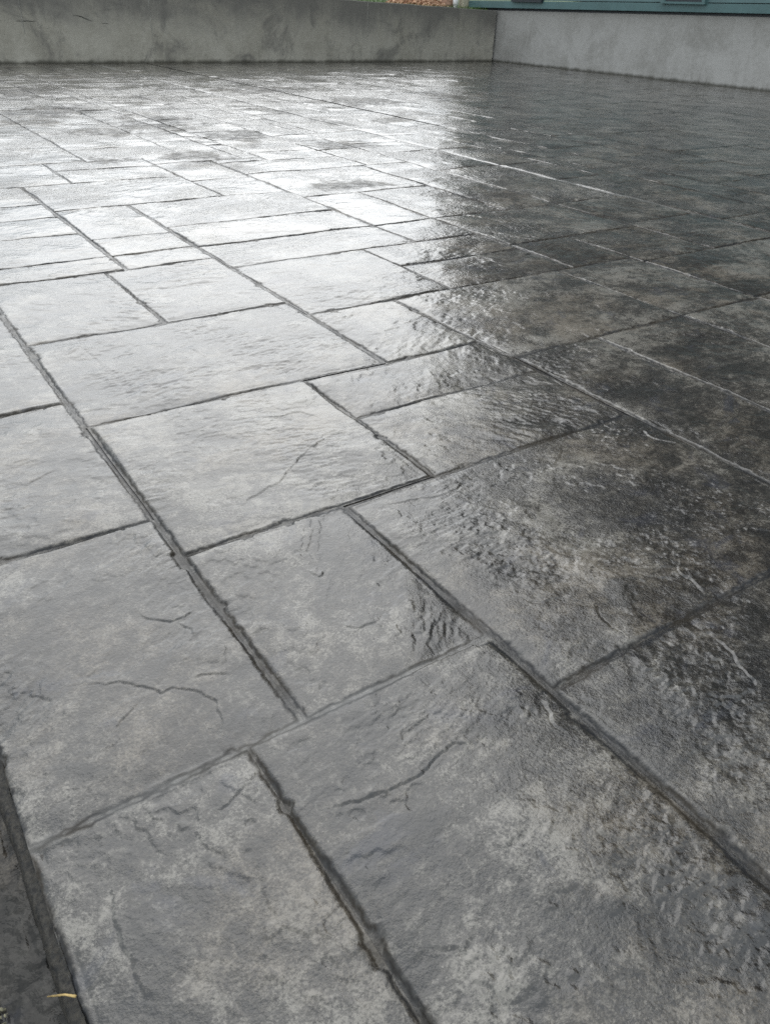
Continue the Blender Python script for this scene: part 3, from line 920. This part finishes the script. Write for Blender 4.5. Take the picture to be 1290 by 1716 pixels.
# heap of reddish wood chips lying behind the wall
chips = MB()
rr = random.Random(3)
HX, HY = 12.93, 18.0
heap_c = empty('mulch_heap', (HX, HY, 1.0))
tag(heap_c, 'low heap of orange brown wood chips on the grass behind the far wall', 'mulch heap')
mound = MB()
vv, ff = [], []
for a in range(9):
    for k2 in range(24):
        an_ = 2 * math.pi * k2 / 24; r_ = a / 8
        vv.append((0.70 * r_ * math.cos(an_), .85 * r_ * math.sin(an_), .26 * (1 - r_ ** 1.7) + .02 + .02 * rr.random()))
for a in range(8):
    for k2 in range(24):
        i0, i1 = a * 24 + k2, a * 24 + (k2 + 1) % 24
        ff.append((i0, i1, i1 + 24, i0 + 24))
mound.add(vv, ff)
mound.build('heap_core', M_CHIP, heap_c)
chips = MB()
for i in range(1500):
    an_, r_ = rr.uniform(0, 2 * math.pi), rr.random() ** .5
    c_ = mathutils.Vector((0.70 * r_ * math.cos(an_), .85 * r_ * math.sin(an_), .26 * (1 - r_ ** 1.7) + .03 + rr.random() * .03))
    e_ = mathutils.Euler((rr.uniform(-.7, .7), rr.uniform(-.7, .7), rr.uniform(0, 6.28)))
    l_, w_, t2 = rr.uniform(.04, .13), rr.uniform(.012, .035), .005
    vs_ = [c_ + e_.to_matrix() @ mathutils.Vector((sx * l_ / 2, sy * w_ / 2, sz * t2)) for sz in (-1, 1) for sy in (-1, 1) for sx in (-1, 1)]
    chips.add(vs_, [(0, 2, 3, 1), (4, 5, 7, 6), (0, 1, 5, 4), (2, 6, 7, 3), (0, 4, 6, 2), (1, 3, 7, 5)])
t2_ = NT('wood chip')
rp = t2_.new('ShaderNodeNewGeometry').outputs['Random Per Island']
t2_.set(Base_Color=t2_.mix(t2_.ramp(rp, 0, 1), (.26, .13, .07), (.62, .42, .28)), Roughness=.85)
tag(chips.build('wood_chips', t2_.m, heap_c), kind='stuff')

# planter, downpipe and porch post next to the house corner
pot = empty('planter_pot', (13.90, 17.95, 1.0))
tag(pot, 'pinkish terracotta planter pot between the mulch and the white pipe', 'pot')
b = MB(); b.lathe([(.001, .0), (.15, .0), (.20, .12), (.225, .26), (.23, .30), (.20, .30), (.19, .26), (.001, .25)], (0, 0, 0), 24)
b.build('pot_body', M_POT, pot, True)
b = MB(); b.lathe([(.222, .24), (.25, .245), (.252, .30), (.226, .305), (.222, .24)], (0, 0, 0), 24)
b.build('pot_rim', M_POT, pot, True)
pipe = empty('drain_pipe', (13.84, 17.6, 1.0))
tag(pipe, 'white plastic drain pipe standing in front of the cream post', 'pipe')
b = MB(); b.tube([(0, 0, -.1), (0, 0, .12), (0, 0, 2.6)], [.052, .052, .052], 16); b.build('pipe_shaft', M_PVC, pipe, True)
b = MB(); b.tube([(0, 0, .10), (0, 0, .11), (0, 0, .20), (0, 0, .21)], [.054, .064, .064, .054], 16); b.build('pipe_collar', M_PVC, pipe, True)
post = empty('porch_post', (14.12, 17.62, 1.0))
tag(post, 'cream painted square post beside the teal house corner', 'post')
b = MB(); b.box((-.09, -.09, -.05), (.09, .09, 3.2)); b.build('post_shaft', M_CREAM, post, bevel=.006)
b = MB(); b.box((-.11, -.11, -.05), (.11, .11, .06)); b.build('post_base', M_CREAM, post, bevel=.006)

# ------------------------------------------------------------------ bits lying on the lower slab
b = MB()
pts = [(-.0500, .5960, ZL + .016), (-.042, .5875, ZL + .024), (-.032, .576, ZL + .036), (-.021, .564, ZL + .041)]
b.tube(pts, [.0007, .0012, .0012, .0016], 8)
straw = b.build('dry_straw', M_STRAW, None, True)
tag(straw, 'short yellow bit of dry straw lying across the patio edge', 'straw')
cr = MB()
for i in range(170):
    x = -.092 - abs(rr.gauss(0, .022)) - .004; y = .60 + rr.gauss(0, .035)
    s_ = rr.uniform(.0008, .0032)
    c_ = mathutils.Vector((x, y, ZL + s_ * .5 + .001))
    e_ = mathutils.Euler((rr.uniform(0, 6), rr.uniform(0, 6), rr.uniform(0, 6))).to_matrix()
    vs_ = [c_ + e_ @ (mathutils.Vector(v) * s_ * rr.uniform(.7, 1.2)) for v in ((1, 0, 0), (-1, 0, 0), (0, 1, 0), (0, -1, 0), (0, 0, .7), (0, 0, -.7))]
    cr.add(vs_, [(0, 2, 4), (2, 1, 4), (1, 3, 4), (3, 0, 4), (2, 0, 5), (1, 2, 5), (3, 1, 5), (0, 3, 5)])
tag(cr.build('mortar_crumbs', M_CRUMB), 'pale crumbs of mortar scattered on the lower slab', kind='stuff')
